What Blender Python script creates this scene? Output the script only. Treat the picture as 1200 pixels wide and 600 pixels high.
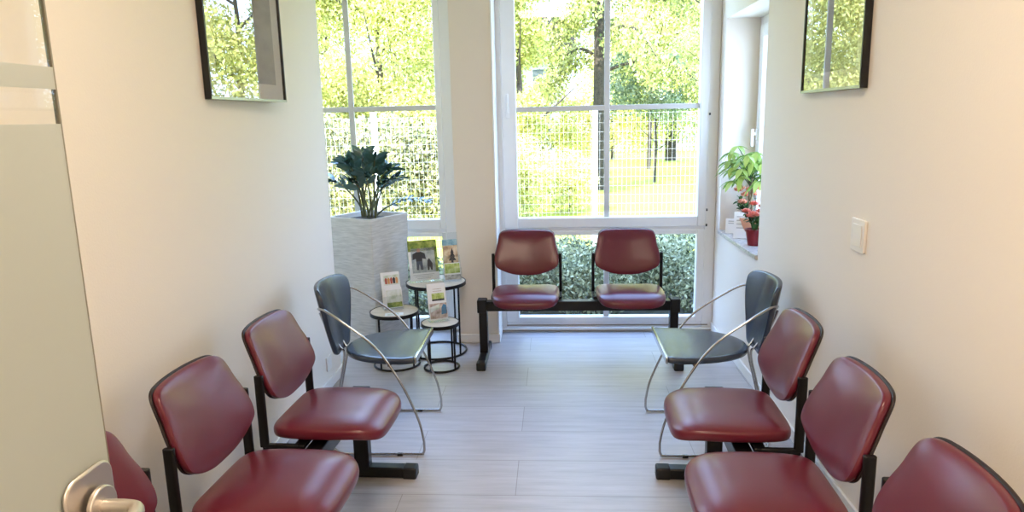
import bpy, bmesh, math, random
import numpy as np
from mathutils import Vector, Matrix

for o in list(bpy.data.objects):
    bpy.data.objects.remove(o)
SC = bpy.context.scene
COL = SC.collection
PI = math.pi

# ------------------------------------------------------------------ camera, light, exposure
F_PX, PITCH, YAW, ROLL, EYE = 826.3, .19294, .06212, -.021816, 1.5
fw = Vector((-math.sin(YAW)*math.cos(PITCH), math.cos(YAW)*math.cos(PITCH), -math.sin(PITCH)))
rt = Vector((math.cos(YAW), math.sin(YAW), 0))
up = rt.cross(fw)
r2 = rt*math.cos(ROLL) + up*math.sin(ROLL)
u2 = -rt*math.sin(ROLL) + up*math.cos(ROLL)
cd = bpy.data.cameras.new('camera')
cd.sensor_width = 36.0
cd.lens = F_PX/1200*36
cd.clip_start = .02
cam = bpy.data.objects.new('camera', cd)
COL.objects.link(cam)
m = Matrix((r2, u2, -fw)).transposed().to_4x4()
m.translation = (0, 0, EYE)
cam.matrix_world = m
SC.camera = cam

SKY_STRENGTH = 6.8
SUN_STRENGTH = 11.0
LAMP_POWER = 20.5
HALL_POWER = 34.0
EXPOSURE = 0.66

SC.view_settings.view_transform = 'Standard'
SC.view_settings.look = 'None'
SC.view_settings.gamma = 1
SC.view_settings.use_curve_mapping = False
SC.view_settings.exposure = EXPOSURE
SC.cycles.use_denoising = True
SC.cycles.max_bounces = 10
SC.cycles.diffuse_bounces = 6
SC.cycles.glossy_bounces = 4
SC.cycles.transmission_bounces = 6
SC.cycles.transparent_max_bounces = 16
SC.cycles.sample_clamp_indirect = 8
SC.cycles.caustics_reflective = False
SC.cycles.caustics_refractive = False

w = bpy.data.worlds.new('sky')
SC.world = w
w.use_nodes = True
nt = w.node_tree
bg = nt.nodes['Background']
tc = nt.nodes.new('ShaderNodeTexCoord')
sx = nt.nodes.new('ShaderNodeSeparateXYZ')
cr = nt.nodes.new('ShaderNodeValToRGB')
nt.links.new(tc.outputs['Generated'], sx.inputs[0])
nt.links.new(sx.outputs['Z'], cr.inputs[0])
cr.color_ramp.elements[0].position = 0.0
cr.color_ramp.elements[0].color = (.54, .73, 1.0, 1)
cr.color_ramp.elements[1].position = .8
cr.color_ramp.elements[1].color = (.30, .52, 1.0, 1)
nt.links.new(cr.outputs[0], bg.inputs[0])
bg.inputs[1].default_value = SKY_STRENGTH

sd = bpy.data.lights.new('sun', 'SUN')
sd.energy = SUN_STRENGTH
sd.angle = .01
sd.color = (1, .95, .85)
so = bpy.data.objects.new('sun', sd)
COL.objects.link(so)
so.rotation_euler = Vector((.45, .75, -.80)).to_track_quat('-Z', 'Y').to_euler()

# ------------------------------------------------------------------ helpers
def link(o, parent=None):
    COL.objects.link(o)
    if parent is not None:
        o.parent = parent
    return o

def tag(o, label=None, cat=None, group=None, kind=None):
    if label: o['label'] = label
    if cat: o['category'] = cat
    if group: o['group'] = group
    if kind: o['kind'] = kind
    return o

def thing(name, label, cat, loc=(0, 0, 0), rz=0, group=None):
    o = bpy.data.objects.new(name, None)
    o.empty_display_size = .1
    link(o)
    o.location = loc
    o.rotation_euler = (0, 0, rz)
    return tag(o, label, cat, group)

def obj(name, bm, mat, parent=None, smooth=True, angle=40, bevel=0, segs=2):
    bmesh.ops.recalc_face_normals(bm, faces=bm.faces)
    me = bpy.data.meshes.new(name)
    bm.to_mesh(me)
    bm.free()
    if mat is not None:
        me.materials.append(mat)
    o = bpy.data.objects.new(name, me)
    link(o, parent)
    if smooth:
        me.polygons.foreach_set('use_smooth', [True]*len(me.polygons))
        try:
            me.set_sharp_from_angle(angle=math.radians(angle))
        except Exception:
            pass
    if bevel:
        b = o.modifiers.new('bevel', 'BEVEL')
        b.width = bevel
        b.segments = segs
        b.limit_method = 'ANGLE'
        b.harden_normals = False
    return o

def struct(o):
    o['kind'] = 'structure'
    return o

def B(*boxes):
    bm = bmesh.new()
    for b in boxes:
        add_box(bm, *b)
    return bm

def add_box(bm, x0, x1, y0, y1, z0, z1, mat=None):
    vs = [bm.verts.new((x, y, z)) for x in (x0, x1) for y in (y0, y1) for z in (z0, z1)]
    for f in ((0, 1, 3, 2), (4, 6, 7, 5), (0, 4, 5, 1), (2, 3, 7, 6), (0, 2, 6, 4), (1, 5, 7, 3)):
        bm.faces.new([vs[i] for i in f])
    if mat is not None:
        bmesh.ops.transform(bm, matrix=mat, verts=vs)
    return vs

def spline(pts, n=6, closed=False):
    P = [Vector(p) for p in pts]
    out = []
    N = len(P)
    rng = range(N) if closed else range(N-1)
    for i in rng:
        if closed:
            a, b, c, d = P[(i-1) % N], P[i], P[(i+1) % N], P[(i+2) % N]
        else:
            a, b, c, d = P[max(i-1, 0)], P[i], P[i+1], P[min(i+2, N-1)]
        for k in range(n):
            t = k/n
            out.append(.5*((2*b)+(c-a)*t+(2*a-5*b+4*c-d)*t*t+(3*b-a-3*c+d)*t**3))
    if not closed:
        out.append(P[-1])
    return out

def add_tube(bm, pts, r, n=8, closed=False, cap=True):
    P = [Vector(p) for p in pts]
    N = len(P)
    rad = r if isinstance(r, (list, tuple)) else [r]*N
    T = []
    for i in range(N):
        if closed:
            t = P[(i+1) % N]-P[(i-1) % N]
        else:
            t = P[min(i+1, N-1)]-P[max(i-1, 0)]
        T.append(t.normalized())
    a = Vector((0, 0, 1)) if abs(T[0].z) < .9 else Vector((1, 0, 0))
    u = (a-T[0]*a.dot(T[0])).normalized()
    rings = []
    for i in range(N):
        u = (u-T[i]*u.dot(T[i])).normalized()
        v = T[i].cross(u)
        rings.append([bm.verts.new(P[i]+(u*math.cos(2*PI*k/n)+v*math.sin(2*PI*k/n))*rad[i]) for k in range(n)])
    for i in range(N if closed else N-1):
        A, Bq = rings[i], rings[(i+1) % N]
        for k in range(n):
            bm.faces.new((A[k], A[(k+1) % n], Bq[(k+1) % n], Bq[k]))
    if cap and not closed:
        bm.faces.new(rings[0][::-1])
        bm.faces.new(rings[-1])

def tube(pts, r, n=8, closed=False):
    bm = bmesh.new()
    add_tube(bm, pts, r, n, closed)
    return bm

def add_lathe(bm, prof, n=32, c=(0, 0, 0)):
    rings = []
    for (r, z) in prof:
        if r < 1e-6:
            rings.append([bm.verts.new((c[0], c[1], c[2]+z))])
        else:
            rings.append([bm.verts.new((c[0]+r*math.cos(2*PI*k/n), c[1]+r*math.sin(2*PI*k/n), c[2]+z)) for k in range(n)])
    for i in range(len(rings)-1):
        A, Q = rings[i], rings[i+1]
        for k in range(n):
            a, b = A[k % len(A)], A[(k+1) % len(A)]
            c2, d = Q[(k+1) % len(Q)], Q[k % len(Q)]
            vs = []
            for q in (a, b, c2, d):
                if q not in vs:
                    vs.append(q)
            if len(vs) > 2:
                bm.faces.new(vs)

def lathe(prof, n=32, c=(0, 0, 0)):
    bm = bmesh.new()
    add_lathe(bm, prof, n, c)
    return bm

def add_prism(bm, pts, h0, h1, fn):
    """extrude the outline pts (2D) between h0 and h1; fn(u,v,h) gives the point"""
    a = [bm.verts.new(fn(p[0], p[1], h0)) for p in pts]
    b = [bm.verts.new(fn(p[0], p[1], h1)) for p in pts]
    n = len(pts)
    bm.faces.new(a[::-1])
    bm.faces.new(b)
    for i in range(n):
        bm.faces.new((a[i], a[(i+1) % n], b[(i+1) % n], b[i]))

def cushion(out, front, back, fn, edge=.012, rings=9):
    """pad of outline `out` (2D, convex), domed by front/back about a rounded edge; fn(u,v,h) gives the point"""
    bm = bmesh.new()
    n = len(out)
    cx = sum(p[0] for p in out)/n
    cy = sum(p[1] for p in out)/n
    def ring(s, h):
        return [bm.verts.new(fn(cx+(p[0]-cx)*s, cy+(p[1]-cy)*s, h)) for p in out]
    prof = []
    for i in range(rings):                       # front side, centre to rim
        s = i/rings
        prof.append((max(s, .001), edge+front*(1-s**3.2)))
    for k in range(7):
        a = PI/2-PI*k/6
        prof.append((1-.035+.035*math.cos(a), edge*math.sin(a)))
    for i in range(rings-1, -1, -2):
        s = i/rings
        prof.append((max(s, .001), -edge-back*(1-s**3.2)))
    R = [ring(s, h) for s, h in prof]
    for i in range(len(R)-1):
        for k in range(n):
            bm.faces.new((R[i][k], R[i][(k+1) % n], R[i+1][(k+1) % n], R[i+1][k]))
    bm.faces.new(R[0])
    bm.faces.new(R[-1][::-1])
    return bm

def rrect(w_, h_, r, n=6, cx=0, cy=0):
    pts = []
    for (sx_, sy_, a0) in ((1, 1, 0), (-1, 1, PI/2), (-1, -1, PI), (1, -1, 1.5*PI)):
        for k in range(n+1):
            a = a0+PI/2*k/n
            pts.append((cx+sx_*(w_/2-r)+r*math.cos(a), cy+sy_*(h_/2-r)+r*math.sin(a)))
    return pts

def copy_tree(o, parent=None):
    c = o.copy()
    COL.objects.link(c)
    if parent is not None:
        c.parent = parent
    for ch in list(o.children):
        copy_tree(ch, c)
    return c

# ------------------------------------------------------------------ materials
def mat(name, col, rough=.5, metal=0, spec=.5, noise=0, nscale=20, bump=0, bscale=60, coat=0, stretch=None, col2=None):
    m_ = bpy.data.materials.new(name)
    m_.use_nodes = True
    t = m_.node_tree
    p = t.nodes['Principled BSDF']
    p.inputs['Base Color'].default_value = (*col, 1)
    p.inputs['Roughness'].default_value = rough
    p.inputs['Metallic'].default_value = metal
    p.inputs['Specular IOR Level'].default_value = spec
    p.inputs['Coat Weight'].default_value = coat
    p.inputs['Coat Roughness'].default_value = .25
    if noise or bump:
        c = t.nodes.new('ShaderNodeTexCoord')
        mp = t.nodes.new('ShaderNodeMapping')
        t.links.new(c.outputs['Object'], mp.inputs[0])
        if stretch:
            mp.inputs['Scale'].default_value = stretch
    if noise:
        nz = t.nodes.new('ShaderNodeTexNoise')
        nz.inputs['Scale'].default_value = nscale
        nz.inputs['Detail'].default_value = 5
        t.links.new(mp.outputs[0], nz.inputs['Vector'])
        r_ = t.nodes.new('ShaderNodeValToRGB')
        c2 = col2 or tuple(max(0, q*(1-noise)) for q in col)
        r_.color_ramp.elements[0].position = .35
        r_.color_ramp.elements[0].color = (*c2, 1)
        r_.color_ramp.elements[1].position = .65
        r_.color_ramp.elements[1].color = (*col, 1)
        t.links.new(nz.outputs['Fac'], r_.inputs[0])
        t.links.new(r_.outputs[0], p.inputs['Base Color'])
    if bump:
        n2 = t.nodes.new('ShaderNodeTexNoise')
        n2.inputs['Scale'].default_value = bscale
        n2.inputs['Detail'].default_value = 4
        t.links.new(mp.outputs[0], n2.inputs['Vector'])
        bp = t.nodes.new('ShaderNodeBump')
        bp.inputs['Strength'].default_value = bump
        bp.inputs['Distance'].default_value = .002
        t.links.new(n2.outputs['Fac'], bp.inputs['Height'])
        t.links.new(bp.outputs[0], p.inputs['Normal'])
    return m_

def glass_mat(name, ior=1.5, tint=(1, 1, 1), rough=0.0):
    m_ = bpy.data.materials.new(name)
    m_.use_nodes = True
    t = m_.node_tree
    t.nodes.remove(t.nodes['Principled BSDF'])
    out = t.nodes['Material Output']
    tr = t.nodes.new('ShaderNodeBsdfTransparent')
    tr.inputs[0].default_value = (*tint, 1)
    gl = t.nodes.new('ShaderNodeBsdfGlossy')
    gl.inputs['Roughness'].default_value = rough
    fr = t.nodes.new('ShaderNodeFresnel')
    fr.inputs[0].default_value = ior
    geo = t.nodes.new('ShaderNodeNewGeometry')
    mx = t.nodes.new('ShaderNodeMixShader')
    # the pane is a thin slab: the same reflectance from both faces
    mul = t.nodes.new('ShaderNodeMath'); mul.operation = 'SUBTRACT'
    mul.inputs[0].default_value = 1
    t.links.new(geo.outputs['Backfacing'], mul.inputs[1])
    mm = t.nodes.new('ShaderNodeMath'); mm.operation = 'MULTIPLY'
    t.links.new(fr.outputs[0], mm.inputs[0])
    t.links.new(mul.outputs[0], mm.inputs[1])
    t.links.new(mm.outputs[0], mx.inputs[0])
    t.links.new(tr.outputs[0], mx.inputs[1])
    t.links.new(gl.outputs[0], mx.inputs[2])
    t.links.new(mx.outputs[0], out.inputs[0])
    return m_

def leaf_mat(name, ca, cb, trans=.35, rough=.5, spec=.3):
    m_ = bpy.data.materials.new(name)
    m_.use_nodes = True
    t = m_.node_tree
    p = t.nodes['Principled BSDF']
    out = t.nodes['Material Output']
    g = t.nodes.new('ShaderNodeNewGeometry')
    r_ = t.nodes.new('ShaderNodeValToRGB')
    r_.color_ramp.elements[0].color = (*ca, 1)
    r_.color_ramp.elements[1].color = (*cb, 1)
    t.links.new(g.outputs['Random Per Island'], r_.inputs[0])
    t.links.new(r_.outputs[0], p.inputs['Base Color'])
    p.inputs['Roughness'].default_value = rough
    p.inputs['Specular IOR Level'].default_value = spec
    tl = t.nodes.new('ShaderNodeBsdfTranslucent')
    t.links.new(r_.outputs[0], tl.inputs[0])
    mx = t.nodes.new('ShaderNodeMixShader')
    mx.inputs[0].default_value = trans
    t.links.new(p.outputs[0], mx.inputs[1])
    t.links.new(tl.outputs[0], mx.inputs[2])
    t.links.new(mx.outputs[0], out.inputs[0])
    return m_

def film_mat(name, col, trans=.45):
    m_ = bpy.data.materials.new(name)
    m_.use_nodes = True
    t = m_.node_tree
    p = t.nodes['Principled BSDF']
    out = t.nodes['Material Output']
    p.inputs['Base Color'].default_value = (*col, 1)
    p.inputs['Roughness'].default_value = .45
    tl = t.nodes.new('ShaderNodeBsdfTranslucent')
    tl.inputs[0].default_value = (*col, 1)
    mx = t.nodes.new('ShaderNodeMixShader')
    mx.inputs[0].default_value = trans
    t.links.new(p.outputs[0], mx.inputs[1])
    t.links.new(tl.outputs[0], mx.inputs[2])
    t.links.new(mx.outputs[0], out.inputs[0])
    return m_

M = {}
M['wall'] = mat('wall_paint', (.83, .77, .69), .75, spec=.25, bump=.25, bscale=140)
M['ceiling'] = mat('ceiling_paint', (.85, .84, .82), .8, spec=.2)
M['white'] = mat('white_window_plastic', (.82, .82, .82), .35)
M['bar'] = mat('backlit_grey_glazing_bar', (.60, .59, .585), .4)  # backlit shade of the bars put into their grey colour
M['sillmetal'] = mat('bronze_threshold', (.30, .26, .21), .45, metal=.5)
M['trim'] = mat('white_trim', (.82, .81, .79), .45)
M['rubber'] = mat('grey_gasket', (.12, .12, .13), .6)
M['glass'] = glass_mat('window_glass', 1.45)
M['picglass'] = glass_mat('picture_glass', 6.0)
M['acrylic'] = glass_mat('clear_acrylic', 1.5, (.93, .95, .96))
M['film'] = film_mat('frosted_film', (.64, .68, .655))
M['vinyl'] = mat('maroon_vinyl', (.120, .011, .025), .28, spec=.5, bump=.1, bscale=400, noise=.1, nscale=6)
M['vinyl_back'] = mat('dark_shell', (.018, .010, .011), .45, spec=.3)
M['black'] = mat('black_painted_steel', (.006, .006, .007), .3, spec=.3)
M['plastic'] = mat('black_plastic', (.010, .010, .011), .45, spec=.3)
M['leather'] = mat('black_leather', (.026, .040, .070), .25, spec=.7, bump=.15, bscale=300)
M['chrome'] = mat('chrome', (.46, .46, .46), .16, metal=1)
M['nickel'] = mat('satin_nickel', (.62, .57, .52), .42, metal=1)
M['stone'] = mat('sill_stone', (.62, .58, .54), .3, noise=.45, nscale=60)
M['planter'] = mat('washed_concrete', (.63, .61, .58), .7, noise=.22, nscale=12, stretch=(1, 1, 9), bump=.4, bscale=40)
M['soil'] = mat('potting_soil', (.06, .045, .035), .9, noise=.5, nscale=60, bump=.8)
M['wood_top'] = mat('pale_wood_top', (.76, .67, .56), .5, spec=.3, noise=.25, nscale=12, stretch=(1, 8, 1))
M['zz'] = leaf_mat('zz_leaf', (.025, .075, .060), (.09, .18, .16), .04, .22, 1.0)
M['zzstem'] = mat('zz_stem', (.10, .10, .04), .5, noise=.5, nscale=40, col2=(.035, .05, .02))
M['money'] = leaf_mat('bright_leaf', (.12, .26, .04), (.58, .66, .18), .35, .4)
M['bark'] = mat('bark', (.07, .055, .042), .9, noise=.5, nscale=14, bump=.8, bscale=20)
M['twig'] = mat('braided_stem', (.28, .21, .12), .8, noise=.4, nscale=40)
M['terracotta'] = mat('peach_pot', (.75, .36, .22), .5)
M['redpot'] = mat('red_pot', (.20, .010, .018), .35)
M['rose'] = mat('coral_petal', (.86, .24, .20), .5, noise=.35, nscale=60, col2=(.9, .42, .34))
M['rosepale'] = mat('peach_petal', (.85, .42, .28), .5)
M['roseleaf'] = leaf_mat('rose_leaf', (.03, .10, .03), (.10, .20, .06), .2, .4)
M['paper'] = mat('white_paper', (.82, .83, .84), .5)
M['blackframe'] = mat('black_frame', (.008, .008, .009), .3)
M['edge'] = mat('frame_lip', (.38, .38, .34), .3, metal=.8)
M['mat'] = mat('picture_mount', (.80, .76, .70), .8)
M['printl'] = mat('grey_print', (.22, .21, .18), .6, noise=.75, nscale=7, stretch=(1, 1, 2.4), col2=(.07, .075, .06))
M['printr'] = mat('pale_print', (.45, .42, .30), .6, noise=.5, nscale=5)
M['switch'] = mat('switch_plastic', (.83, .80, .76), .35)
M['dark'] = mat('dark_cap_and_shadow', (.03, .03, .03), .7)  # hinge caps, and the painted shadow on the light switch
M['fencewhite'] = mat('galvanised_white', (.80, .80, .76), .5)
M['wire'] = mat('galvanised_wire', (.46, .46, .42), .5)
M['housewall'] = mat('house_render', (.62, .60, .58), .8)
M['roof'] = mat('roof_tiles', (.035, .03, .03), 1, spec=0, noise=.3, nscale=6)
M['soilground'] = mat('garden_soil', (.10, .10, .07), .95, noise=.5, nscale=9)
M['hedge'] = leaf_mat('hedge_leaf', (.035, .05, .01), (.84, .78, .38), .25)
M['spring'] = leaf_mat('spring_leaf', (.24, .27, .04), (.90, .85, .34), .4)
M['spring2'] = leaf_mat('spring_leaf_pale', (.32, .33, .08), (.92, .88, .46), .4)
M['conifer'] = leaf_mat('conifer_needles', (.08, .12, .03), (.78, .76, .30), .3)
M['greygreen'] = leaf_mat('grey_green_leaf', (.08, .14, .06), (.45, .52, .36), .3)
M['shrub'] = leaf_mat('cotoneaster_leaf', (.05, .07, .025), (.60, .61, .38), .25)
M['lampbody'] = mat('lamp_white', (.8, .8, .8), .4)

def floor_material():
    m_ = bpy.data.materials.new('grey_oak_planks')
    m_.use_nodes = True
    t = m_.node_tree
    p = t.nodes['Principled BSDF']
    c = t.nodes.new('ShaderNodeTexCoord')
    mp = t.nodes.new('ShaderNodeMapping')
    mp.inputs['Location'].default_value = (.17, .07, 0)
    t.links.new(c.outputs['Object'], mp.inputs[0])
    br = t.nodes.new('ShaderNodeTexBrick')
    br.offset = .37
    br.offset_frequency = 2
    br.inputs['Scale'].default_value = 1
    br.inputs['Mortar Size'].default_value = .0016
    br.inputs['Mortar Smooth'].default_value = .1
    br.inputs['Brick Width'].default_value = 1.25
    br.inputs['Row Height'].default_value = .298
    br.inputs['Color1'].default_value = (.405, .39, .41, 1)
    br.inputs['Color2'].default_value = (.455, .44, .46, 1)
    br.inputs['Mortar'].default_value = (.24, .22, .21, 1)
    t.links.new(mp.outputs[0], br.inputs[0])
    m2 = t.nodes.new('ShaderNodeMapping')
    m2.inputs['Scale'].default_value = (1.2, 14, 1)
    t.links.new(c.outputs['Object'], m2.inputs[0])
    nz = t.nodes.new('ShaderNodeTexNoise')
    nz.inputs['Scale'].default_value = 2.2
    nz.inputs['Detail'].default_value = 7
    nz.inputs['Roughness'].default_value = .65
    t.links.new(m2.outputs[0], nz.inputs['Vector'])
    rp = t.nodes.new('ShaderNodeValToRGB')
    rp.color_ramp.elements[0].position = .3
    rp.color_ramp.elements[0].color = (.78, .77, .76, 1)
    rp.color_ramp.elements[1].position = .7
    rp.color_ramp.elements[1].color = (1.08, 1.07, 1.07, 1)
    t.links.new(nz.outputs['Fac'], rp.inputs[0])
    mx = t.nodes.new('ShaderNodeMix')
    mx.data_type = 'RGBA'
    mx.blend_type = 'MULTIPLY'
    mx.inputs[0].default_value = 1
    t.links.new(br.outputs['Color'], mx.inputs[6])
    t.links.new(rp.outputs[0], mx.inputs[7])
    t.links.new(mx.outputs[2], p.inputs['Base Color'])
    p.inputs['Roughness'].default_value = .38
    p.inputs['Specular IOR Level'].default_value = .9
    bp = t.nodes.new('ShaderNodeBump')
    bp.inputs['Strength'].default_value = .15
    bp.inputs['Distance'].default_value = .002
    t.links.new(nz.outputs['Fac'], bp.inputs['Height'])
    t.links.new(bp.outputs[0], p.inputs['Normal'])
    return m_

def lawn_material():
    return mat('lawn_grass', (.46, .46, .045), .9, noise=.4, nscale=3.0, bump=1, bscale=30, col2=(.34, .38, .04))

def emit(name, col, s):
    m_ = bpy.data.materials.new(name)
    m_.use_nodes = True
    t = m_.node_tree
    t.nodes.remove(t.nodes['Principled BSDF'])
    e = t.nodes.new('ShaderNodeEmission')
    e.inputs[0].default_value = (*col, 1)
    e.inputs[1].default_value = s
    t.links.new(e.outputs[0], t.nodes['Material Output'].inputs[0])
    return m_

# ------------------------------------------------------------------ the room
XL, XR, YW, YP, H = -1.3, 1.1, 4.87, 4.6, 2.75
XA = -2.12
struct(obj('floor', B((XA-.2, 1.5, -2.6, 4.98, -.12, 0)), floor_material(), smooth=False))
struct(obj('ceiling', B((XA-.25, 1.5, -2.6, 5.02, H, H+.35)), M['ceiling'], smooth=False))
struct(obj('wall_left', B((XA-.2, XL, -.02, 4.0, 0, H)), M['wall'], smooth=False))
struct(obj('wall_bay_left', B((XA-.2, XA, 4.0, 5.0, 0, H)), M['wall'], smooth=False))
struct(obj('wall_back', B((-.655, -.39, YP, 5.0, 0, H), (XA, -.655, YW, 5.0, 2.62, H), (-.39, XR, YW, 5.0, 2.62, H)), M['wall'], smooth=False))
NY0, NY1, NZ0, NZ1 = 3.835, 4.735, .714, 2.09
struct(obj('wall_right', B((XR, 1.42, -.02, NY0, 0, H), (XR, 1.42, NY1, 5.0, 0, H), (XR, 1.42, NY0, NY1, 0, NZ0), (XR, 1.42, NY0, NY1, NZ1, H)), M['wall'], smooth=False))
struct(obj('wall_front', B((XA-.2, -.64, -.12, -.02, 0, H), (.50, 1.42, -.12, -.02, 0, H), (-.64, .50, -.12, -.02, 2.12, H)), M['wall'], smooth=False))
struct(obj('wall_hall', B((-1.6, -1.5, -2.5, -.12, 0, H), (1.4, 1.5, -2.5, -.12, 0, H), (-1.6, 1.5, -2.6, -2.5, 0, H)), M['wall'], smooth=False))
struct(obj('baseboard_left', B((XL, XL+.012, .95, 4.0, 0, .06), (XL-.02, XL+.012, 4.0, 4.012, 0, .06)), M['trim'], smooth=False, bevel=.003))
struct(obj('baseboard_right', B((XR-.012, XR, 0, YW, 0, .06)), M['trim'], smooth=False, bevel=.003))
struct(obj('baseboard_back', B((-.667, -.378, YP-.012, YP, 0, .06), (-.39, -.378, YP, YW, 0, .06), (-.667, -.655, YP, YW, 0, .06)), M['trim'], smooth=False, bevel=.003))
struct(obj('trim_1', B((-.378, XR-.012, YW-.035, YW, 0, .022)), M['trim'], smooth=False, bevel=.004))
struct(obj('trim_2', B((-.394, -.383, YP-.004, YW, .06, 2.62)), M['white'], smooth=False, bevel=.003))

struct(obj('trim_4', B((-.378, XR-.012, YW-.039, YW-.034, .006, .014), (-.35, XR-.03, YW-.004, YW, .036, .044)), M['sillmetal'], smooth=False))

def window(name, x0, x1, px0, px1, mx_, tz, handle_x=None, hinge_x=None):
    z1 = 2.62
    root = bpy.data.objects.new(name, None)
    link(root)
    struct(root)
    y0, y1 = YW, YW+.075
    # fixed outer frame with a mid rail, all in one white profile
    obj('window_frame', B((x0, x0+.075, y0, y1, .0, z1), (x1-.075, x1, y0, y1, .0, z1), (x0+.075, x1-.075, y0, y1, z1-.07, z1),
                          (x0+.075, x1-.075, y0, y1, .022, .075), (x0+.075, x1-.075, y0, y1, .71, .755)), M['white'], root, bevel=.006)
    a, b = x0+.068, x1-.068
    zt = z1-.062
    s0 = y0-.018
    sash = obj('sash', B((a, px0, s0, y1-.01, .745, zt), (px1, b, s0, y1-.01, .745, zt), (px0, px1, s0, y1-.01, .745, .815), (px0, px1, s0, y1-.01, zt-.08, zt)), M['white'], root, bevel=.006)
    obj('pane', B((px0-.005, px1+.005, y0+.03, y0+.036, .81, zt-.075)), M['glass'], sash, smooth=False)
    obj('glazing_bar', B((mx_-.019, mx_+.019, y0+.012, y0+.029, .80, zt-.07), (px0, px1, y0+.013, y0+.029, tz-.017, tz+.017)), M['bar'], sash, bevel=.004)
    low = obj('lower_panel_frame', B((a, px0-.005, y0-.006, y1-.01, .06, .722), (px1+.005, b, y0-.006, y1-.01, .06, .722), (px0-.005, px1+.005, y0-.006, y1-.01, .06, .1), (px0-.005, px1+.005, y0-.006, y1-.01, .69, .722)), M['white'], root, bevel=.006)
    obj('pane', B((px0-.01, px1+.01, y0+.03, y0+.036, .095, .7)), M['glass'], low, smooth=False)
    obj('glazing_bar', B((mx_-.019, mx_+.019, y0+.012, y0+.029, .1, .69)), M['bar'], low, bevel=.004)
    if handle_x:
        hd = obj('window_handle', B((handle_x-.014, handle_x+.014, s0-.01, s0, 1.50, 1.57)), M['white'], sash, bevel=.004)
        obj('grip', B((handle_x-.009, handle_x+.009, s0-.045, s0-.028, 1.53, 1.66), (handle_x-.009, handle_x+.009, s0-.03, s0-.01, 1.53, 1.55)), M['white'], hd, bevel=.004)
    if hinge_x:
        for z in (.86, .755, 1.5):
            obj('hinge_cap', tube([(hinge_x, s0-.012, z-.008), (hinge_x, s0-.012, z+.008)], .006), M['dark'] if z != .86 else M['rubber'], root)
    return root

window('window_1', XA, -.69, -1.98, -.80, -1.39, 1.582)
window('window_2', -.42, XR, -.253, .975, .36, 1.556, handle_x=-.31, hinge_x=1.035)

# window in the side niche
w3 = bpy.data.objects.new('window_3', None); link(w3); struct(w3)
obj('window_frame', B((1.31, 1.37, NY0, NY0+.06, .74, NZ1), (1.31, 1.37, NY1-.06, NY1, .74, NZ1), (1.31, 1.37, NY0+.06, NY1-.06, .74, .80), (1.31, 1.37, NY0+.06, NY1-.06, NZ1-.06, NZ1)), M['white'], w3, bevel=.005)
s3 = obj('sash', B((1.295, 1.36, NY0+.055, NY0+.13, .795, NZ1-.055), (1.295, 1.36, NY1-.13, NY1-.055, .795, NZ1-.055), (1.295, 1.36, NY0+.13, NY1-.13, .795, .87), (1.295, 1.36, NY0+.13, NY1-.13, NZ1-.13, NZ1-.055)), M['white'], w3, bevel=.005)
obj('pane', B((1.33, 1.336, NY0+.125, NY1-.125, .865, NZ1-.125)), M['glass'], s3, smooth=False)
obj('window_handle', B((1.285, 1.295, NY1-.105, NY1-.08, 1.33, 1.40), (1.255, 1.272, NY1-.1, NY1-.085, 1.29, 1.40), (1.27, 1.287, NY1-.1, NY1-.085, 1.36, 1.38)), M['white'], s3, bevel=.003)
struct(obj('trim_3', B((XR-.015, 1.31, NY0+.001, NY1-.001, NZ0, .74)), M['stone'], smooth=False, bevel=.004))['label'] = 'speckled stone sill'

# ------------------------------------------------------------------ lamps of the room (above the picture)
def ceiling_lamp(name, x, y, s, power, col, label):
    t = thing(name, label, 'lamp', (x, y, H))
    obj('housing', B((-s/2-.02, s/2+.02, -s/2-.02, s/2+.02, -.05, 0)), M['lampbody'], t, bevel=.006)
    obj('diffuser', B((-s/2, s/2, -s/2, s/2, -.056, -.051)), emit('lamp_glow', col, 4), t, smooth=False)
    ld = bpy.data.lights.new('lamp_light', 'AREA')
    ld.shape = 'SQUARE'
    ld.size = s
    ld.energy = power
    ld.color = col
    lo = bpy.data.objects.new('lamp_light', ld)
    link(lo, t)
    lo.location = (0, 0, -.06)
    return t
ceiling_lamp('ceiling_light', -.1, 1.15, .6, LAMP_POWER, (1, .80, .60), 'square ceiling lamp above the middle of the waiting room')
ceiling_lamp('ceiling_light', -.1, -1.3, .6, HALL_POWER, (1, .83, .64), 'square ceiling lamp in the hall behind the glass door')

# ------------------------------------------------------------------ glass door, opened into the room
d = bpy.data.objects.new('door_1', None); link(d); struct(d)
DX = -.60
obj('glass_pane', B((DX-.006, DX-.002, .005, .842, .008, 2.1)), glass_mat('door_glass', 2.0, (.985, .99, .98)), d, smooth=False)
obj('frosted_film', B((DX-.0018, DX-.0006, .005, .842, .008, 1.505)), M['film'], d, smooth=False)
obj('frosted_band', B((DX-.0018, DX-.0006, .005, .842, 1.546, 1.572)), M['film'], d, smooth=False)
obj('pane_edge', B((DX-.0065, DX-.0005, .842, .8445, .008, 2.1)), mat('glass_edge', (.22, .20, .15), .3), d, smooth=False)
bm = bmesh.new()
add_prism(bm, rrect(.092, .20, .022, 6, .792, .973), 0, .007, lambda u, v, h: Vector((DX+h, u, v)))
pl = obj('lock_plate', bm, M['nickel'], d, bevel=.003)
hd = obj('handle', tube([(DX+.012, .795, 1.022), (DX+.020, .795, 1.022)], .027, 28), M['nickel'], d, bevel=.002)
obj('lever', tube(spline([(DX+.015, .795, 1.022), (DX+.045, .795, 1.022), (DX+.064, .79, 1.022), (DX+.072, .768, 1.022), (DX+.073, .72, 1.022), (DX+.073, .66, 1.022)], 6), .0095, 14), M['nickel'], hd)

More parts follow.
